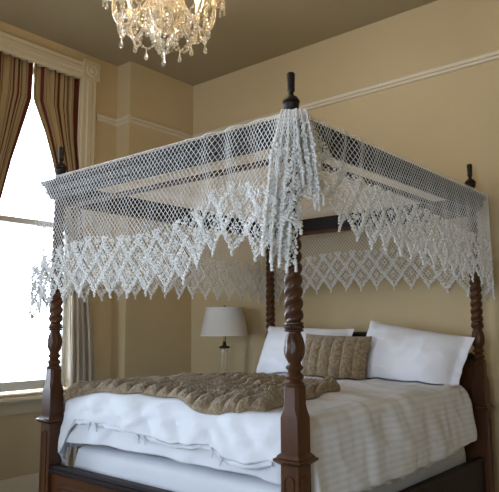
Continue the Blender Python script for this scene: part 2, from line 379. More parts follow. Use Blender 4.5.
def neck():
    return MB().lathe([(0.026, 2.095), (0.036, 2.10), (0.036, 2.11), (0.030, 2.115), (0.030, 2.235), (0.026, 2.242)], 24)
def finial():
    return MB().lathe([(0.030, 2.238), (0.031, 2.250), (0.022, 2.254), (0.021, 2.260), (0.031, 2.268), (0.035, 2.284), (0.035, 2.292), (0.031, 2.295), (0.038, 2.299), (0.037, 2.306), (0.028, 2.320),
                       (0.017, 2.328), (0.012, 2.334), (0.011, 2.344), (0.0165, 2.350), (0.0175, 2.358), (0.0155, 2.362), (0.0165, 2.372), (0.0185, 2.424), (0.0165, 2.431), (0.012, 2.434), (0.004, 2.435)], 24)
def make_post(x, y, faces, lean=(0, 0)):
    def pl(mb):
        mb.v = [(a+x-BX+lean[0]*(c-0.8), b+y-BY+lean[1]*(c-0.8), c) for a, b, c in mb.v]; return mb
    p = pl(square_base()).build('post', M_wood, bed, angle=30)
    for ax, sg in faces: pl(inlay(ax, sg)).build('inlaid_panel', M_wood, p, angle=30)
    pl(turned()).build('turned_rings', M_wood, p)
    pl(vase()).build('carved_vase', M_wood, p, angle=60)
    pl(bead_ring()).build('beaded_ring', M_wood, p)
    pl(rope()).build('rope_twist_shaft', M_wood, p, angle=180)
    pl(neck()).build('post_neck', M_wood, p)
    pl(finial()).build('finial', M_dark, p)
make_post(0, 0, [(1, -1), (0, 1)])
make_post(-W, 0, [(1, -1), (0, -1)])
make_post(0, L, [(0, 1)])
make_post(-W, L, [(0, -1)])

# footboard, side rails, headboard
CAP = [(-0.030, -0.012), (-0.040, -0.004), (-0.040, 0.006), (-0.030, 0.012), (-0.034, 0.022), (-0.022, 0.032), (0.022, 0.032), (0.034, 0.022), (0.030, 0.012), (0.030, -0.012)]
fb = loc(MB().box(-W+0.04, -0.04, -0.022, 0.022, 0.17, 0.52)).build('footboard', M_woodh, bed, smooth=False)
loc(MB().extrude(CAP, (-W+0.04, 0, 0.524), (-0.04, 0, 0.524), (0, 1, 0), (0, 0, 1))).build('top_moulding', M_dark, fb, angle=25)
pm = MB(); x0, x1, z0, z1 = -W+0.12, -0.12, 0.23, 0.46
fr = []
for e, d in ((0, -0.021), (0.006, -0.036), (0.020, -0.036), (0.030, -0.026), (0.045, -0.030), (0.07, -0.036)):
    fr.append([(x0+e, d, z0+e), (x1-e, d, z0+e), (x1-e, d, z1-e), (x0+e, d, z1-e)])
pm.grid(fr, True, flip=True); n = len(pm.v); pm.f.append((n-4, n-3, n-2, n-1))
loc(pm).build('raised_panel', M_woodh, fb, angle=20)
for x in (0, -W):
    r = loc(MB().extrude([(-0.02, 0.20), (0.018, 0.20), (0.018, 0.47), (0.026, 0.475), (0.026, 0.487), (0.016, 0.497), (-0.02, 0.497)], (x, 0.04, 0), (x, L-0.04, 0), (1 if x == 0 else -1, 0, 0), (0, 0, 1))).build('side_rail', M_dark, bed, angle=25)
def hb_top(t):      # t 0..1 from one post to the other
    d = abs(t-0.5)*2
    return interp([(0, 1.275), (0.25, 1.272), (0.42, 1.26), (0.55, 1.25), (0.66, 1.185), (0.76, 1.14), (0.85, 1.12), (0.93, 1.125), (1, 1.145)], d)
h = MB(); N = 60; f0 = []; f1 = []
for y, lst in ((L-0.025, f0), (L+0.025, f1)):
    for i in range(N+1):
        t = i/N; x = lerp(-W+0.03, -0.03, t); lst.append((x, y, hb_top(t)))
bot0 = [(p[0], p[1], 0.2) for p in f0]; bot1 = [(p[0], p[1], 0.2) for p in f1]
h.grid([bot0, f0, f1, bot1])
hbo = loc(h).build('headboard', M_woodh, bed, angle=40)
loc(MB().tube([(x, y-0.006, z-0.006) for x, y, z in f0], 0.020, 10)).build('scrolled_moulding', M_dark, hbo)

# tester frame: moulded cornice boards on the outside, thin rail inside, one cross bar
CORN = [(0.028, 2.105), (0.040, 2.105), (0.046, 2.130), (0.058, 2.140), (0.060, 2.175), (0.078, 2.190), (0.084, 2.205), (0.078, 2.212), (0.028, 2.212)]
def cornice(p0, p1, nrm):
    m = MB(); n = Vector(nrm); d = (Vector(p1)-Vector(p0)).normalized()
    rows = []
    for p, s in ((Vector(p0), -1), (Vector(p1), 1)): rows.append([p+n*a+d*s*a+Vector((0, 0, z)) for a, z in CORN])
    k = len(CORN); m.grid(rows, True); m.f.append(tuple(range(k))[::-1]); m.f.append(tuple(range(k, 2*k)))
    loc(m).build('tester_cornice', M_dark, bed, angle=25)
cornice((-W, 0, 0), (0, 0, 0), (0, -1, 0)); cornice((0, 0, 0), (0, L, 0), (1, 0, 0)); cornice((0, L, 0), (-W, L, 0), (0, 1, 0)); cornice((-W, L, 0), (-W, 0, 0), (-1, 0, 0))
e = 0.028
for a in ((-W, 0, 0.045, 0.07), (-W, 0, L-0.07, L-0.045)): loc(MB().box(a[0]+0.02, a[1]-0.02, a[2], a[3], 2.062, 2.086)).build('tester_rail', M_wood, bed, smooth=False)
for x in (-0.045, -W+0.02): loc(MB().box(x, x+0.025, 0.03, L-0.03, 2.064, 2.088)).build('tester_rail', M_wood, bed, smooth=False)

# ------------------------------------------------------------------ crocheted canopy
can = tag(empty('lace_canopy', (-W/2, L/2, 2.21)), 'white crocheted net canopy with bobbled diamond border over the bed frame', 'canopy')
OFF = 0.090; ZT = 2.219
CX = [(OFF, -OFF), (-W-OFF, -OFF), (-W-OFF, L+OFF), (OFF, L+OFF)]    # FR, FL, HL, HR
RC = 0.035
path = []; marks = []
for i in range(4):
    a = Vector(CX[i]); b = Vector(CX[(i+1) % 4]); pv = Vector(CX[i-1]); d0 = (a-pv).normalized(); d1 = (b-a).normalized()
    c = a-d0*RC+d1*RC; n0 = Vector((-d0.y, d0.x)); n1 = Vector((-d1.y, d1.x))
    # outward normals (path runs clockwise seen from above -> outward is left)
    sgn = 1
    n0 = n0 if n0.dot(a-Vector((-W/2, L/2))) > 0 else -n0; n1 = n1 if n1.dot(a-Vector((-W/2, L/2))) > 0 else -n1
    marks.append(len(path)+4)
    for k in range(9):
        t = k/8; n = (n0*math.cos(t*PI/2)+n1*math.sin(t*PI/2)); path.append((c+n*RC, n))
    for k in range(1, 40):
        t = k/40; path.append(((a+d1*RC).lerp(b-d1*RC, t), n1))
NP = len(path); S = [0.0]
for i in range(NP): S.append(S[-1]+(path[(i+1) % NP][0]-path[i][0]).length)
PER = S[-1]; S0 = S[marks[0]]
CS = [(S[m]-S0) % PER for m in marks]                                # arc length of the four corners from FR
def at_s(s):
    s = (s+S0) % PER
    lo, hi = 0, NP
    while hi-lo > 1:
        m = (lo+hi)//2
        if S[m] <= s: lo = m
        else: hi = m
    t = (s-S[lo])/(S[lo+1]-S[lo]); p, n = path[lo]; q, k = path[(lo+1) % NP]
    return p.lerp(q, t), n.lerp(k, t).normalized()
GATH = [(CS[0], 3.0, 0.10), (CS[1], 0.9, 0.10), (CS[2], 0.8, 0.10), (CS[3], 0.6, 0.10), (0.30, 0.5, 0.10)]
def cdist(a, b): d = abs(a-b) % PER; return min(d, PER-d)
def gather(s): return 1+sum(g*math.exp(-(cdist(s, c)/w)**2) for c, g, w in GATH)
NT = 3000; UT = [0.0]
for i in range(NT): UT.append(UT[-1]+gather((i+0.5)/NT*PER)*PER/NT)
UP = UT[-1]
def u2s(U):
    U %= UP; lo, hi = 0, NT
    while hi-lo > 1:
        m = (lo+hi)//2
        if UT[m] <= U: lo = m
        else: hi = m
    return (lo+(U-UT[lo])/(UT[lo+1]-UT[lo]))*PER/NT
a1, a2, a3 = CS[1], CS[2], CS[3]
DTAB = [(0.0, 0.50), (0.06, 0.65), (0.12, 0.61), (0.24, 0.565), (0.34, 0.545), (0.46, 0.60), (0.60, 0.665), (0.74, 0.70), (0.98, 0.725), (1.35, 0.70), (1.65, 0.72), (a1-0.06, 0.80), (a1, 0.84), (a1+0.08, 0.76),
        (a1+0.4, 0.70), (a1+1.0, 0.66), (a2-0.1, 0.66), (a2, 0.74), (a2+0.15, 0.64), (a2+0.6, 0.595), (a3-0.5, 0.60), (a3-0.1, 0.68), (a3, 0.72), (a3+0.12, 0.61), (a3+0.45, 0.60),
        (a3+0.9, 0.56), (a3+1.3, 0.52), (a3+1.65, 0.51), (PER-0.30, 0.46), (PER-0.17, 0.38), (PER-0.08, 0.36), (PER-0.03, 0.40), (PER, 0.50)]
def drop(U): return interp(DTAB, u2s(U))
LAMB = UP/round(UP/0.19)
def F(U, v):
    """cloth coordinate (U along the hem, v down from the top edge) -> point in space"""
    U %= UP; Un = (U+UP*0.55) % UP
    s = u2s(U); D = interp(DTAB, s); t = max(0, min(1.1, v/D)); p, n = at_s(s); tg = Vector((-n.y, n.x))
    A = 0.0035
    for c, g, wd_ in GATH: A += 0.0095*g*math.exp(-(cdist(s, c)/(wd_*1.4))**2)
    ph = 2*PI*U/LAMB+0.9*nz(Un*1.6, 0.5*v, 3.0)
    wv = math.sin(ph)
    out = 0.003+0.008*t+A*min(1, v/0.30)*(0.9+wv) + 0.010*t*nz(Un*4, v*3, 9)
    side = 0.35*A*t*math.cos(ph) - 0.10*min(1, v/0.6)**1.3*math.exp(-((s-0.36)/0.17)**2)   # cloth fans out from the tied corner
    r = math.hypot(cdist(s, CS[0]), v)           # drag folds fanning out of the near corner
    out += 0.012*math.sin(r*2*PI/0.15)*math.exp(-((r-0.38)/0.2)**2)
    z = ZT - v
    return Vector((p.x+n.x*out+tg.x*side, p.y+n.y*out+tg.y*side, z))
def cl(v): return (v[0]+W/2, v[1]-L/2, v[2]-2.21)
TIP = 0.140; HH = 0.086                          # hem point spacing and diamond half height
NTIP = round(UP/TIP); TIP = UP/NTIP
def zig(U):                                      # hem height above the points
    f = (U/TIP) % 1.0; f = min(f, 1-f)*2
    return HH*f
NS = round(UP/0.0285); CW = UP/NS; CHH = 0.034
net = MB()
for fam in (1, -1):
    for k in range(NS):
        U0 = k*CW; pts = []
        v = 0.0
        while True:
            U = U0+fam*v*CW/CHH
            lim = drop(U)-zig(U)
            if v > lim: break
            pts.append(cl(F(U, v))); v += CHH/2
            if v > 1.0: break
        if len(pts) > 2: net.tube(pts, 0.0016, 3, cap=False)
net.tube([cl(F(UP*k/700, 0.0)) for k in range(701)], 0.0018, 4, cap=False)
net.build('side_netting', M_net, can, angle=180)
# top netting: lies over the frame and sags a little in the middle
top = MB(); XA, XB, YA, YB2 = -W-OFF+0.01, OFF-0.01, -OFF+0.01, L+OFF-0.01
def topz(x, y):
    fx = min(x-XA, XB-x)/0.5; fy = min(y-YA, YB2-y)/0.5
    return ZT+0.001-0.035*smooth01(fx-0.12)*smooth01(fy-0.12)
c2 = 0.034
LX, LY = XB-XA, YB2-YA
for fam in (1, -1):
    k = -int(LY/c2)-1 if fam == 1 else 0
    kmax = int(LX/c2)+1 if fam == 1 else int((LX+LY)/c2)+1
    while k < kmax:
        pts = []; y = 0.0
        x0 = k*c2
        ylo = max(0, -x0 if fam == 1 else x0-LX); yhi = min(LY, LX-x0 if fam == 1 else x0)
        if yhi-ylo > 0.03:
            n = max(2, int((yhi-ylo)/0.06))
            for i in range(n+1):
                y = lerp(ylo, yhi, i/n); x = x0+fam*y
                pts.append(cl((XA+x, YA+y, topz(XA+x, YA+y))))
            top.tube(pts, 0.0016, 3, cap=False)
        k += 1
top.build('top_netting', M_net, can, angle=180)
# bobbled border: rows of cotton bobbles forming diamonds, zigzag hem
bb = MB()
def bob(U, w_, r):
    D = drop(U); v = D-w_
    if v < 0.03: return
    Ud = U+0.010*nz(U*7, w_*9, 21); p = F(Ud, v+0.008*nz(U*6, w_*8, 33))
    bb.add(ico(r*random.uniform(0.75, 1.25), cl(p+Vector((random.uniform(-1, 1), random.uniform(-1, 1), random.uniform(-1, 1)))*0.003)), ICOF)
SEG = math.hypot(TIP/2, HH); step = 0.0115
def rows_up(U):                                  # how many diamond edges the border climbs: more in the corner cascades
    d = cdist(u2s(U), CS[0])
    return 3.45+0.8*math.exp(-(d/0.09)**2)
for k in range(NTIP):
    Ut = k*TIP
    for fam in (1, -1):
        n = int(SEG*4.4/step)
        for i in range(n+1):
            q = i*step/SEG; U = Ut+fam*q*TIP/2; qm = rows_up(U)
            if q > qm: break
            for row, off in ((0, 0.0), (1, 0.0155), (2, 0.031)):
                if row and q > qm-0.15*row: continue
                if row == 2 and (i % 2 or q < 0.2): continue
                bob(U, q*HH+off, 0.0066)
    for du, w0 in ((0.5, 2*HH), (0.0, HH), (0.0, 3*HH)):
        for dx in range(-2, 3):
            for dw in range(-2, 3):
                if 0.35 < abs(dx)/2.3+abs(dw)/2.3 <= 1.0: bob(Ut+du*TIP+dx*0.0095, w0+0.016+dw*0.0105, 0.0052)
    for dw in (-0.007, -0.016): bob(Ut, dw, 0.0072)
bb.build('bobbled_border', M_lace, can, angle=180)
# gathered corner: the spare cloth at the near post falls in two folded cascades
def cascade(t0, w0, t1, w1, zb, slant, npl, seed, lift):
    n = Vector((math.sqrt(.5), -math.sqrt(.5))); tg = Vector((math.sqrt(.5), math.sqrt(.5))); c = Vector((OFF-0.012, -OFF+0.012))
    def G(u, h):                       # u -1..1 across the folds, h 0..1 down
        zlo = zb+slant*u+0.045*abs(((u*1.6+0.25) % 1.0)-0.5); z = lerp(ZT+0.004, zlo, h)
        k = min(1, h*2.5)**0.7
        a = lerp(t0, t1, h)+lerp(w0, w1, k)*u; ph = PI*npl*u+seed+0.6*nz(h*3, u, seed)
        o = lift+0.012+(0.004+0.012*k)*(1+math.sin(ph))+0.006*k*math.cos(1.7*ph)
        a += 0.010*k*math.cos(ph)
        p = c+n*o+tg*a
        return cl((p.x, p.y, z))
    m = MB(); b = MB(); ln = ZT-zb
    wid = 0.10*npl
    N_ = int(wid/0.016)
    for fam in (1, -1):
        for k in range(-int(ln/0.022), N_+int(ln/0.022)):
            seg = []; q = 0.0
            while q < ln:
                u = -1+2*(k*0.020+fam*q*0.62)/wid
                if -1 <= u <= 1: seg.append(G(u, q/ln))
                elif seg: break
                q += 0.016
            if len(seg) > 1: m.tube(seg, 0.0016, 3, cap=False)
    rows_ = int(ln/0.0125); cols = int(wid/0.019)
    for r in range(rows_):
        h = (r+0.5)/rows_
        if h < 0.12+0.25*random.random(): continue
        for q in range(cols):
            u = -1+2*(q+0.5*(r % 2)+0.25)/cols
            d = abs(((q+0.5*(r % 2))/7.0+r/13.0) % 1.0-0.5); e = abs(((q+0.5*(r % 2))/7.0-r/13.0) % 1.0-0.5)
            if min(d, e) > 0.17 and random.random() > 0.25: continue
            if abs(u) > 1: continue
            b.add(ico(random.uniform(0.006, 0.0095), Vector(G(u, h))+Vector((random.uniform(-1, 1), random.uniform(-1, 1), random.uniform(-1, 1)))*0.004), ICOF)
    for q in range(int(npl*2)+1):      # pointed tufts along the lower edge
        u = -1+2*q/int(npl*2)
        for j in range(4): b.add(ico(0.0075, Vector(G(u, 1.0))+Vector((0, 0, -0.010*j+0.004))), ICOF)
    p = m.build('corner_cascade', M_net, can, angle=180); b.build('bobble_trim', M_lace, p, angle=180)
cascade(-0.030, 0.030, -0.085, 0.065, 1.600, -0.035, 4, 0.4, 0.0)
cascade(0.018, 0.026, 0.055, 0.046, 1.875, -0.04, 3, 2.1, 0.012)

# ------------------------------------------------------------------ mattress layers and bedding
def soft_box(x0, x1, y0, y1, z0, z1, r, puff=0.0, wav=0.0, nx=40, ny=40, seed=0):
    m = MB()
    def pt(u, v, w_):     # -1..1 rounded box
        hx, hy, hz = (x1-x0)/2, (y1-y0)/2, (z1-z0)/2
        p = Vector((u*hx, v*hy, w_*hz)); c = Vector((max(-hx+r, min(hx-r, p.x)), max(-hy+r, min(hy-r, p.y)), max(-hz+r, min(hz-r, p.z))))
        d = p-c
        if d.length > 1e-9: p = c+d.normalized()*min(d.length, r)
        n = wav*nz(p.x*5+seed, p.y*5, p.z*7)
        q = (1-w_*w_)*puff
        k = 1+ (q+n)/0.8
        return (p.x*(1+(q+n)/hx), p.y*(1+(q+n)/hy), p.z) if abs(w_) < 0.999 else (p.x, p.y, p.z+n*0.5)
    ring = []
    NN = 36
    per = [(lerp(-1, 1, i/NN), -1) for i in range(NN)]+[(1, lerp(-1, 1, i/NN)) for i in range(NN)]+[(lerp(1, -1, i/NN), 1) for i in range(NN)]+[(-1, lerp(1, -1, i/NN)) for i in range(NN)]
    rows = []
    for s in (0.02, 0.5, 0.9, 0.96): rows.append([pt(a*s, b*s, -1) for a, b in per])
    for i in range(15): w_ = lerp(-1, 1, i/14); rows.append([pt(a, b, w_) for a, b in per])
    for s in (0.96, 0.9, 0.5, 0.02): rows.append([pt(a*s, b*s, 1) for a, b in per])
    m.grid(rows, True); cx, cy, cz = (x0+x1)/2, (y0+y1)/2, (z0+z1)/2
    return m
def place_soft(name, m, x0, x1, y0, y1, z0, z1, material, **k):
    g = soft_box(x0, x1, y0, y1, z0, z1, **k); o = g.build(name, material, angle=180); o.location = ((x0+x1)/2, (y0+y1)/2, (z0+z1)/2); return o
BX0, BX1, BY0, BY1 = -1.66, -0.09, 0.085, 2.0
o = place_soft('box_spring', None, BX0, BX1, BY0, BY1, 0.30, 0.655, M_sheet, r=0.05, puff=0.008, wav=0.016)
tag(o, 'white covered box spring showing above the footboard below the layered bedding', 'box spring')
o = place_soft('mattress', None, BX0, BX1, BY0+0.02, BY1, 0.668, 0.885, M_sheet, r=0.06, puff=0.0, wav=0.0)
tag(o, 'thick white mattress lying under the duvet on the four-poster bed', 'mattress')

def drape_fn(x0, x1, y0, R, ztop, hl, hr, hf, bulge=0.02):
    """cloth laid over the bed: (a, b) cloth coordinates -> (point, normal)"""
    def P(a, b, off=0.0):
        ex = (a-x1) if a > x1 else (a-x0 if a < x0 else 0); ey = (b-y0) if b < y0 else 0
        e = math.hypot(ex, ey); x = min(max(a, x0), x1); y = max(b, y0)
        if e < 1e-9: return Vector((x, y, ztop(x, y)+off)), Vector((0, 0, 1))
        d = Vector((ex/e, ey/e, 0)); Rr = R+off
        cor = 1-0.35*min(1, 4*abs(d.x*d.y))
        if e < R*PI/2:
            ph = e/R; o_ = Rr*math.sin(ph); dn = R-Rr*math.cos(ph); n = d*math.sin(ph)+Vector((0, 0, math.cos(ph)))
        else:
            f = e-R*PI/2; o_ = Rr+bulge*math.sin(min(1, f/0.35)*PI*0.75); dn = R+f; n = d
        return Vector((x, y, ztop(x, y)-dn))+d*o_*cor, n
    return P
def ztop(x, y):
    return 0.918+0.024*math.sin(PI*min(1, max(0, (x+1.70)/1.65)))+0.012*nz(x*2.2, y*2.0, 5)+0.012*smooth01((y-0.1)/0.5)
def sheet(P, A, B, disp, off=0.0):
    rows = []; uv = []
    for b in B:
        row = []
        for a in A:
            aa, bb_ = a(b), b; p, n = P(aa, bb_, off); row.append(p+n*disp(aa, bb_)); uv.append((aa, bb_))
        rows.append(row)
    return MB().grid(rows), uv
# inner blanket: hangs deeper at the foot than the duvet, and shows as a crumpled edge along the side rail
P1 = drape_fn(-1.655, -0.10, 0.115, 0.05, lambda x, y: ztop(x, y)-0.020, 0, 0, 0, 0.012)
NB = 70
def build_sheet(name, material, P, xa, xb, hl, hr, y0, y1, hf, disp, n1=26, n2=60, nf=26, nl=70, uvs=True):
    """hl, hr: hang length as a function of b; hf: hang length at the foot as a function of x"""
    rows = []; uv = []
    js = [('f', k/nf) for k in range(nf)]+[('t', k/nl) for k in range(nl+1)]
    for kind, q in js:
        row = []
        iss = [('l', k/n1) for k in range(n1)]+[('m', k/n2) for k in range(n2+1)]+[('r', (k+1)/n1) for k in range(n1)]
        for ik, p in iss:
            if ik == 'm': xm = lerp(xa, xb, p)
            else: xm = xa if ik == 'l' else xb
            b = y0-hf(xm)*(1-q) if kind == 'f' else lerp(y0, y1, q)
            bq = max(b, y0)
            a = xm if ik == 'm' else (xa-hl(bq)*(1-p) if ik == 'l' else xb+hr(bq)*p)
            pt, n = P(a, b); row.append(pt+n*disp(a, b)); uv.append((a, b))
        rows.append(row)
    g = MB().grid(rows)
    if not uvs: uv = None
    return g, uv
def wr(a, b, amp, sx, sy, seed): return amp*nz(a*sx, b*sy, seed)
g, uv = build_sheet('quilt', M_sheet, P1, -1.655, -0.10, lambda b: 0.22, lambda b: 0.385+0.008*math.sin(b*40), 0.115, 1.55, lambda x: 0.25+0.012*nz(x*4, 0, 2),
                    lambda a, b: (0.012*math.sin(b*34+5*nz(b*3, 0))*smooth01((a+0.1)/0.30) if a > -0.1 else 0)+wr(a, b, 0.018, 4, 6, 11)+wr(a, b, 0.010, 11, 9, 17)+0.012*(1-abs(nz(a*4-b*5, b*5, 43)))**5+(0.006*math.sin(a*22+3*nz(a*3, b*3)) if b < 0.1 else 0))
o = g.build('blanket', M_sheet, uv=uv, angle=180); s = o.modifiers.new('thickness', 'SOLIDIFY'); s.thickness = 0.008; s.offset = 1
tag(o, 'pale blue-white blanket hanging below the duvet hem at the foot of the bed', 'blanket')
# duvet
DX0, DX1, DY0 = -1.665, -0.085, 0.12
P2 = drape_fn(DX0, DX1, DY0, 0.065, lambda x, y: ztop(x, y)+0.012, 0, 0, 0, 0.035)
def d_disp(a, b):
    v = wr(a, b, 0.012, 3.2, 3.2, 21)+wr(a, b, 0.006, 9, 9, 4)+0.011*(1-abs(nz(a*4+b*2.5, b*3.5-a*2, 31)))**4
    if a > DX1: v += 0.008*smooth01((a-DX1)/0.2)*math.sin(b*15+4*nz(b*2.5, a*2))+0.006*nz(b*16, a*3, 7)
    if b < DY0: v += smooth01((DY0-b)/0.10)*(0.022*nz(a*5+b*6, b*3, 3)+0.012*nz(a*13+b*14, b*6, 13)+0.012*(1-abs(nz(a*5-b*7, b*4, 41)))**5)
    return v
hemf = lambda x: interp([(-1.7, 0.36), (-1.655, 0.34), (-1.60, 0.20), (-1.56, 0.155), (-1.35, 0.165), (-1.0, 0.195), (-0.72, 0.205), (-0.5, 0.185), (-0.38, 0.235), (-0.26, 0.235), (-0.15, 0.20), (-0.05, 0.20)], x)+0.006*nz(x*18, 0, 8)
hemr = lambda b: interp([(0, 0.33), (0.5, 0.385), (1.0, 0.395), (1.5, 0.38), (2.0, 0.34)], b)+0.008*nz(b*9, 0, 2)
heml = lambda b: 0.35
g, uv = build_sheet('duvet', M_duvet, P2, DX0, DX1, heml, hemr, DY0, 1.86, hemf, d_disp, nl=90)
du = g.build('duvet', M_duvet, uv=uv, angle=180); s = du.modifiers.new('thickness', 'SOLIDIFY'); s.thickness = 0.014; s.offset = 1
tag(du, 'white satin-striped duvet spread over the mattress, hanging down the right side', 'duvet')
# ties along the foot hem
for x in (-1.42, -1.36, -1.0, -0.95, -0.48, -0.42):
    p, n = P2(x, DY0-hemf(x)); p = p+n*0.018
    t = MB(); t.tube([p, p+Vector((0.010, -0.008, -0.012)), p+Vector((0.004+0.03*(random.random()-0.5), -0.008, -0.045))], [0.004, 0.006, 0.003], 6)
    t.ball(p+Vector((0, -0.006, -0.006)), 0.008, 8, 6)
    t.build('fabric_tie', M_sheet, du)
fr_ = MB(); rows = [[], [], []]
for i in range(241):
    x = lerp(-1.60, -0.14, i/240); hf = hemf(x)
    for k, (dv, am) in enumerate(((-0.004, 0.0), (0.010, 0.002), (0.022, 0.004))):
        p, n = P2(x, DY0-hf-dv); rows[k].append(p+n*(0.004+am*math.sin(x*70+4*nz(x*9, 0))+0.004))
fr_.grid(rows)
o = fr_.build('gathered_hem', M_sheet, du, angle=180); s = o.modifiers.new('thickness', 'SOLIDIFY'); s.thickness = 0.004

# fur throw across the foot of the bed
TQ = [(-1.80, 0.02), (-1.45, 0.11), (-1.10, 0.13), (-0.80, 0.10), (-0.50, 0.06), (-0.24, 0.05)]       # near edge (cloth coordinates)
TF = [(-1.84, 1.05), (-1.45, 1.10), (-1.10, 1.10), (-0.80, 1.06), (-0.55, 1.02), (-0.32, 0.92)]       # far edge
def throw_edge(tab, t):
    k = t*(len(tab)-1); i = min(int(k), len(tab)-2); f = k-i; return (lerp(tab[i][0], tab[i+1][0], f), lerp(tab[i][1], tab[i+1][1], f))
NUX, NVY = 330, 220; up_ = []; lo_ = []
for j in range(NVY+1):
    v = j/NVY; ru = []; rl = []
    for i in range(NUX+1):
        u = i/NUX; n0 = throw_edge(TQ, u); f0_ = throw_edge(TF, u); vv = v
        a, b = lerp(n0[0], f0_[0], vv), lerp(n0[1], f0_[1], vv)
        a += 0.05*math.sin(v*5+1)*math.sin(u*PI); b += 0.03*nz(u*5, v*2, 6)
        if u > 0.9: b += -0.10*(u-0.9)/0.1*(v-0.5)*1.2
        p, n = P2(a, b)
        ed = min(u/0.025, (1-u)/0.04, v/0.05, (1-v)/0.05, 1.0); ed = math.sqrt(max(0, 1-(1-max(0, ed))**2))
        rib = abs(math.sin(PI*(u*17+0.6*math.sin(v*6+u*3)+0.8*nz(u*3, v*3, 2))))**0.6
        fold = max(0, nz(u*2.6+4, v*3.2, 14))*0.035
        th = 0.014+0.030*rib+fold+0.006*nz(u*16, v*16, 1)
        fuzz = 0.007*nz(a*70, b*70, 1)+0.004*nz(a*180, b*180, 3)
        base = 0.015+d_disp(a, b)*1.0
        ru.append(p+n*(base+0.004+ed*(th+fuzz))); rl.append(p+n*(base+0.004))
    up_.append(ru); lo_.append(rl)
g = MB().grid(up_)
o_ = len(g.v); g.grid(lo_, flip=True)
thr = g.build('fur_throw', M_fur, angle=180)
tag(thr, 'brown ribbed faux fur throw laid across the foot of the bed', 'throw')

# pillows
def pillow_mesh(w_, h_, t_, flange=0.05, chan=0, seed=0, fuzz=0.0, nx=60, ny=44):
    m = MB()
    for sg in (1, -1):
        rows = []
        for j in range(ny+1):
            v = lerp(-1, 1, j/ny); row = []
            for i in range(nx+1):
                u = lerp(-1, 1, i/nx)
                x = u*w_/2; z = v*h_/2
                fx = 1-2*(flange if u > 0 else 0.006)/w_; fz = 1-0.012/h_
                au, av = min(1, abs(u)/fx), min(1, abs(v)/fz)
                d = (max(0, 1-au**2.8)*max(0, 1-av**2.2))**0.56
                # pinch sides towards the middle, corners stay out
                x *= 1-0.045*(1-abs(v)**2)*abs(u)**4; z *= 1-0.05*(1-abs(u)**2)*abs(v)**4
                y = t_/2*d
                if chan: y *= 0.72+0.28*abs(math.sin(PI*(u+1)/2*chan))**0.5; 
                y += d*((0.016*nz(u*2+seed, v*2, seed)+0.005*nz(u*5+seed, v*4, seed)+0.007*(1-abs(nz(u*2.5+v+seed, v*2-u, seed)))**5)*(0.3 if chan else 1))+fuzz*nz(x*130, z*130, 5)
                if d < 0.02: y += 0.0
                wv = 0.010*nz(u*4+seed, v*4, 9+seed)*(1-d)*1.6 if flange > 0.01 else 0
                row.append((x, sg*y*-1-0.003*sg+wv, z+wv*0.5))
            rows.append(row)
        m.grid(rows, flip=(sg < 0))
    # rim
    return m
def place(o, loc_, rx, rz=0, ry=0):
    """set a pillow down: its underside flattens where it meets the bed"""
    from mathutils import Euler
    Rm = Euler((rx, ry, rz)).to_matrix(); c = Vector(loc_)
    for v in o.data.vertices:
        w_ = Rm @ v.co + c; fl = P2(w_.x, max(w_.y, 0.2))[0].z+d_disp(w_.x, w_.y)+0.024
        if w_.x > DX1: fl = P2(DX1, w_.y)[0].z+0.024
        if w_.z < fl: w_.z = fl+0.02*(w_.z-fl)
        w_.y = min(w_.y, L-0.045)
        v.co = w_-c
    o.data.update(); o.location = loc_
o = pillow_mesh(0.78, 0.46, 0.27, 0.045, seed=3).build('pillow', M_pillow, angle=180); place(o, (-1.26, 1.83, 1.115), -0.45, 0.03, 0.03)
tag(o, 'white pillow leaning on the headboard behind the fur cushion, nearer the lamp', 'pillow', 'white bed pillows')
o = pillow_mesh(0.77, 0.47, 0.28, 0.06, seed=8).build('pillow', M_pillow, angle=180); place(o, (-0.37, 1.80, 1.105), -0.45, -0.05, 0.15)
tag(o, 'white pillow with flanged edge beside the right headboard post', 'pillow', 'white bed pillows')
o = pillow_mesh(0.52, 0.36, 0.17, 0.004, chan=6, seed=5, fuzz=0.004, nx=160, ny=110).build('fur_cushion', M_fur, angle=180); place(o, (-0.83, 1.60, 1.10), -0.30, 0.06, 0.03)
tag(o, 'brown channelled fur cushion propped between the two white pillows', 'cushion')

# ------------------------------------------------------------------ nightstand and lamp
NX, NY = -2.20, 1.98
ns = tag(empty('nightstand', (NX, NY, 0)), 'small wooden nightstand behind the bed carrying the table lamp', 'nightstand')
MB().box(-0.24, 0.24, -0.21, 0.21, 0.45, 0.64).build('body', M_night, ns, smooth=False)
MB().extrude([(-0.27, 0.64), (0.27, 0.64), (0.275, 0.652), (0.27, 0.665), (-0.27, 0.665), (-0.275, 0.652)], (0, -0.235, 0), (0, 0.235, 0), (1, 0, 0), (0, 0, 1)).build('top', M_night, ns, angle=30)
d = MB().box(-0.21, 0.21, -0.225, -0.208, 0.48, 0.61).build('drawer', M_night, ns, smooth=False)
k = MB().lathe([(0.006, 0), (0.006, 0.012), (0.014, 0.018), (0.012, 0.026), (0.002, 0.028)], 16); k.v = [(x, -0.223-z, y+0.545) for x, y, z in k.v]; k.build('knob', M_brass, d)
for sx in (-1, 1):
    for sy in (-1, 1):
        MB().square([(0.014, 0, 0.002), (0.022, 0.40, 0.002), (0.022, 0.45, 0.002)], (sx*0.215, sy*0.185)).build('leg', M_night, ns, smooth=False)
lamp = tag(empty('table_lamp', (NX, NY, 0.665)), 'glass column table lamp with grey linen drum shade beside the left pillow', 'lamp')
MB().lathe([(0.085, 0), (0.085, 0.012), (0.07, 0.02), (0.04, 0.035), (0.03, 0.05), (0.025, 0.058)], 32).build('base', M_bronze, lamp)
gl = MB(); rows = []
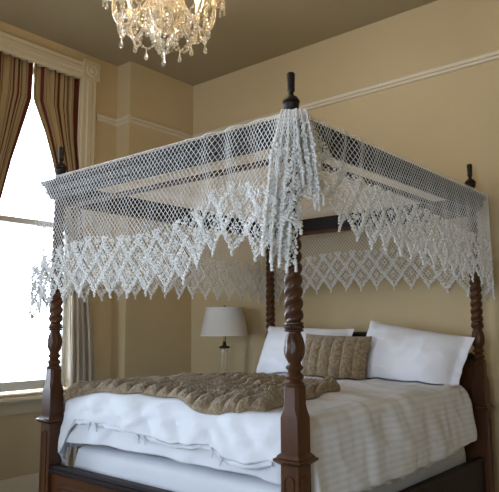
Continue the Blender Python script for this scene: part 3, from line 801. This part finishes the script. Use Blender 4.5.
for i in range(31):
    z = lerp(0.058, 0.475, i/30); rows.append([((0.024+0.004*math.cos(8*th))*math.cos(th), (0.024+0.004*math.cos(8*th))*math.sin(th), z) for th in [2*PI*k/48 for k in range(48)]])
gl.grid(rows, True); gl.f.append(tuple(range(48))[::-1]); gl.f.append(tuple(30*48+k for k in range(48))); gl.build('glass_column', M_glass, lamp, angle=60)
MB().lathe([(0.02, 0.472), (0.046, 0.478), (0.050, 0.490), (0.040, 0.497), (0.026, 0.500), (0.016, 0.510), (0.014, 0.53), (0.010, 0.54)], 24).build('crown_collar', M_bronze, lamp)
MB().lathe([(0.012, 0.538), (0.014, 0.545), (0.014, 0.60), (0.010, 0.605)], 16).build('socket', M_brass, lamp)
MB().lathe([(0.012, 0.604), (0.018, 0.62), (0.028, 0.655), (0.026, 0.68), (0.012, 0.698), (0.003, 0.70)], 16).build('bulb', M_candle, lamp)
hr_ = MB()
for sg in (-1, 1): hr_.tube([(sg*0.012, 0, 0.60), (sg*0.05, 0, 0.66), (sg*0.055, 0, 0.74), (sg*0.03, 0, 0.81), (0, 0, 0.825)], 0.0025, 6)
for k in range(3):
    a = 2*PI*k/3; hr_.tube([(0, 0, 0.825), (0.163*math.cos(a), 0.163*math.sin(a), 0.825)], 0.0025, 6)
hr_.build('harp', M_brass, lamp)
MB().lathe([(0.010, 0.822), (0.012, 0.832), (0.006, 0.838), (0.010, 0.846), (0.003, 0.852)], 12).build('shade_finial', M_bronze, lamp)
sh = MB(); rows = []; n = 144
for r, z in ((0.207, 0.585), (0.210, 0.587), (0.210, 0.597), (0.207, 0.599), (0.163, 0.820), (0.166, 0.822), (0.166, 0.832), (0.163, 0.834), (0.160, 0.832), (0.204, 0.587), (0.207, 0.585)):
    rows.append([((r+0.0016*(k % 2))*math.cos(2*PI*k/n), (r+0.0016*(k % 2))*math.sin(2*PI*k/n), z) for k in range(n)])
sh.grid(rows, True); sh.build('lamp_shade', M_shade, lamp, angle=60)

# ------------------------------------------------------------------ chandelier
CHX, CHY, CHZ = -0.68, -0.13, 2.86        # centre of the glass bowl
ch = tag(empty('chandelier', (CHX, CHY, CHZ)), 'crystal chandelier with curved glass arms and bead swags hanging from the ceiling', 'chandelier')
HC = ZC-CHZ
MB().lathe([(0.075, HC), (0.075, HC-0.012), (0.055, HC-0.03), (0.02, HC-0.05), (0.008, HC-0.06)][::-1], 32).build('ceiling_rose', M_brass, ch)
c = MB()
z = HC-0.06; k = 0
while z > 0.52:
    a = PI/2*(k % 2); c.tube([(0.010*math.cos(t)*math.cos(a), 0.010*math.cos(t)*math.sin(a), z-0.014+0.018*math.sin(t)) for t in [2*PI*i/12 for i in range(13)]], 0.0025, 5); z -= 0.028; k += 1
c.build('chain', M_brass, ch)
MB().lathe([(0.006, -0.05), (0.012, -0.04), (0.012, 0.06), (0.03, 0.10), (0.045, 0.16), (0.03, 0.22), (0.014, 0.26), (0.02, 0.30), (0.04, 0.36), (0.05, 0.40), (0.02, 0.44), (0.014, 0.50), (0.006, 0.53)], 24).build('stem', M_glass, ch)
def cut(prof, n, dep):
    rows = []
    for r, z in prof: rows.append([((r*(1+dep*(k % 2)))*math.cos(2*PI*k/n), (r*(1+dep*(k % 2)))*math.sin(2*PI*k/n), z) for k in range(n)])
    return rows
m = MB(); m.grid(cut([(0.02, -0.088), (0.045, -0.080), (0.07, -0.060), (0.088, -0.03), (0.098, 0.005), (0.10, 0.03), (0.108, 0.04), (0.10, 0.042), (0.092, 0.03), (0.088, 0.0), (0.075, -0.035), (0.05, -0.065), (0.02, -0.078)], 48, 0.05), True)
m.build('bowl', M_glass, ch, smooth=False)
MB().lathe([(0.004, -0.105), (0.016, -0.100), (0.020, -0.092), (0.018, -0.086), (0.01, -0.075), (0.006, -0.05)], 20).build('bottom_cap', M_bronze, ch)
def drop_mesh(l, r):
    return MB().lathe([(0.001, 0), (0.003, -0.004), (0.004, -0.008), (0.0025, -0.012), (r*0.55, -0.012-l*0.30), (r, -0.012-l*0.65), (r*0.75, -0.012-l*0.87), (0.001, -0.012-l)][::-1], 8)
def bead_line(m, pts, r, sp):
    pts = [Vector(p) for p in pts]; acc = 0.0; nxt = 0.0
    for a, b in zip(pts, pts[1:]):
        d = (b-a).length
        while nxt <= acc+d: 
            m.add(ico(r, a.lerp(b, (nxt-acc)/d)), ICOF); nxt += sp
        acc += d
def swag(p, q, sag, n=24):
    p, q = Vector(p), Vector(q); return [p.lerp(q, i/n)+Vector((0, 0, -sag*4*(i/n)*(1-i/n))) for i in range(n+1)]
NA = 8; A0 = YAW+0.16; RA = 0.25
cups = []
drop_me = drop_mesh(0.055, 0.011)
first_drop = None
def hang(p, l, r, parent):
    m = drop_mesh(l, r); m.v = [(x+p[0], y+p[1], z+p[2]) for x, y, z in m.v]; return m.build('crystal_drop', M_glass, parent, smooth=False)
for k in range(NA):
    a = A0+2*PI*k/NA; ca, sa = math.cos(a), math.sin(a)
    pr = [(0.02, 0.07), (0.07, 0.075), (0.115, 0.04), (0.155, -0.015), (0.19, -0.045), (0.225, -0.035), (0.247, 0.015), (RA, 0.085)]
    fine = []
    for i in range(len(pr)-1):
        for t in range(5):
            # catmull-rom
            p0 = pr[max(i-1, 0)]; p1 = pr[i]; p2 = pr[i+1]; p3 = pr[min(i+2, len(pr)-1)]; u = t/5
            f = lambda A, B, C_, D_: 0.5*((2*B)+(-A+C_)*u+(2*A-5*B+4*C_-D_)*u*u+(-A+3*B-3*C_+D_)*u**3)
            fine.append((f(p0[0], p1[0], p2[0], p3[0]), f(p0[1], p1[1], p2[1], p3[1])))
    fine.append(pr[-1])
    arm = MB().tube([(r*ca, r*sa, z) for r, z in fine], 0.0095, 8).build('arm', M_glass, ch)
    cx_, cy_ = RA*ca, RA*sa
    q = MB(); q.grid(cut([(0.008, 0.080), (0.03, 0.086), (0.052, 0.100), (0.055, 0.104), (0.045, 0.102), (0.02, 0.094), (0.008, 0.092)], 24, 0.08), True)
    q.v = [(x+cx_, y+cy_, z) for x, y, z in q.v]; q.build('drip_pan', M_glass, arm, smooth=False)
    q = MB().lathe([(0.011, 0.09), (0.011, 0.185), (0.006, 0.187)], 14, (cx_, cy_, 0)); q.build('candle_sleeve', M_candle, arm)
    q = MB().lathe([(0.007, 0.186), (0.012, 0.202), (0.013, 0.215), (0.008, 0.24), (0.002, 0.26)], 14, (cx_, cy_, 0)); q.build('bulb', M_bulb, arm)
    pl_ = bpy.data.lights.new('candle_light', 'POINT'); pl_.energy = 1.3; pl_.color = (1.0, 0.72, 0.42); pl_.shadow_soft_size = 0.02
    lo = bpy.data.objects.new('candle_light', pl_); COL.objects.link(lo); lo.location = (CHX+cx_, CHY+cy_, CHZ+0.28)
    cups.append((cx_, cy_, 0.096))
    for j in range(4):
        b = a+PI/4+2*PI*j/4; hang((cx_+0.05*math.cos(b), cy_+0.05*math.sin(b), 0.096), 0.040, 0.0085, arm)
    for j in range(4):
        bl = MB(); b = a+2*PI*j/4; e = (cx_+0.05*math.cos(b), cy_+0.05*math.sin(b), 0.092); bead_line(bl, [e, (e[0], e[1], e[2]-0.05)], 0.0055, 0.012); bl.build('bead_tassel', M_glass, arm)
    hang((0.205*ca, 0.205*sa, -0.056), 0.055, 0.012, arm)
for k in range(NA):
    p, q = cups[k], cups[(k+1) % NA]; m = MB()
    bead_line(m, swag(p, q, 0.16), 0.0080, 0.0195); m.build('bead_swag', M_glass, ch); m = MB()
    a = A0+2*PI*(k+0.5)/NA; e = (0.10*math.cos(a), 0.10*math.sin(a), 0.03)
    bead_line(m, swag(e, p, 0.17), 0.0078, 0.0190); m.build('bead_swag', M_glass, ch)
    lowp = (Vector(p)+Vector(q))/2; hang((lowp.x, lowp.y, lowp.z-0.165), 0.050, 0.011, ch)
    # upper strings to the crown
    m = MB(); bead_line(m, swag((0.03*math.cos(a), 0.03*math.sin(a), 0.40), p, 0.08), 0.0055, 0.0125); m.build('bead_string', M_glass, ch)
for ring_, zz, nn, ll in ((0.055, -0.075, 9, 0.04), (0.09, -0.035, 12, 0.04)):
    for k in range(nn):
        a = 2*PI*k/nn; hang((ring_*math.cos(a), ring_*math.sin(a), zz), ll, 0.010, ch)
m = MB(); bead_line(m, [(0, 0, -0.106), (0, 0, -0.185)], 0.009, 0.02); m.build('bead_string', M_glass, ch)
for k in range(6):
    m = MB(); a = 2*PI*k/6; bead_line(m, swag((0.085*math.cos(a), 0.085*math.sin(a), -0.035), (0.01*math.cos(a), 0.01*math.sin(a), -0.165), 0.05), 0.0072, 0.017); m.build('bead_swag', M_glass, ch)
hang((0, 0, -0.185), 0.055, 0.012, ch)
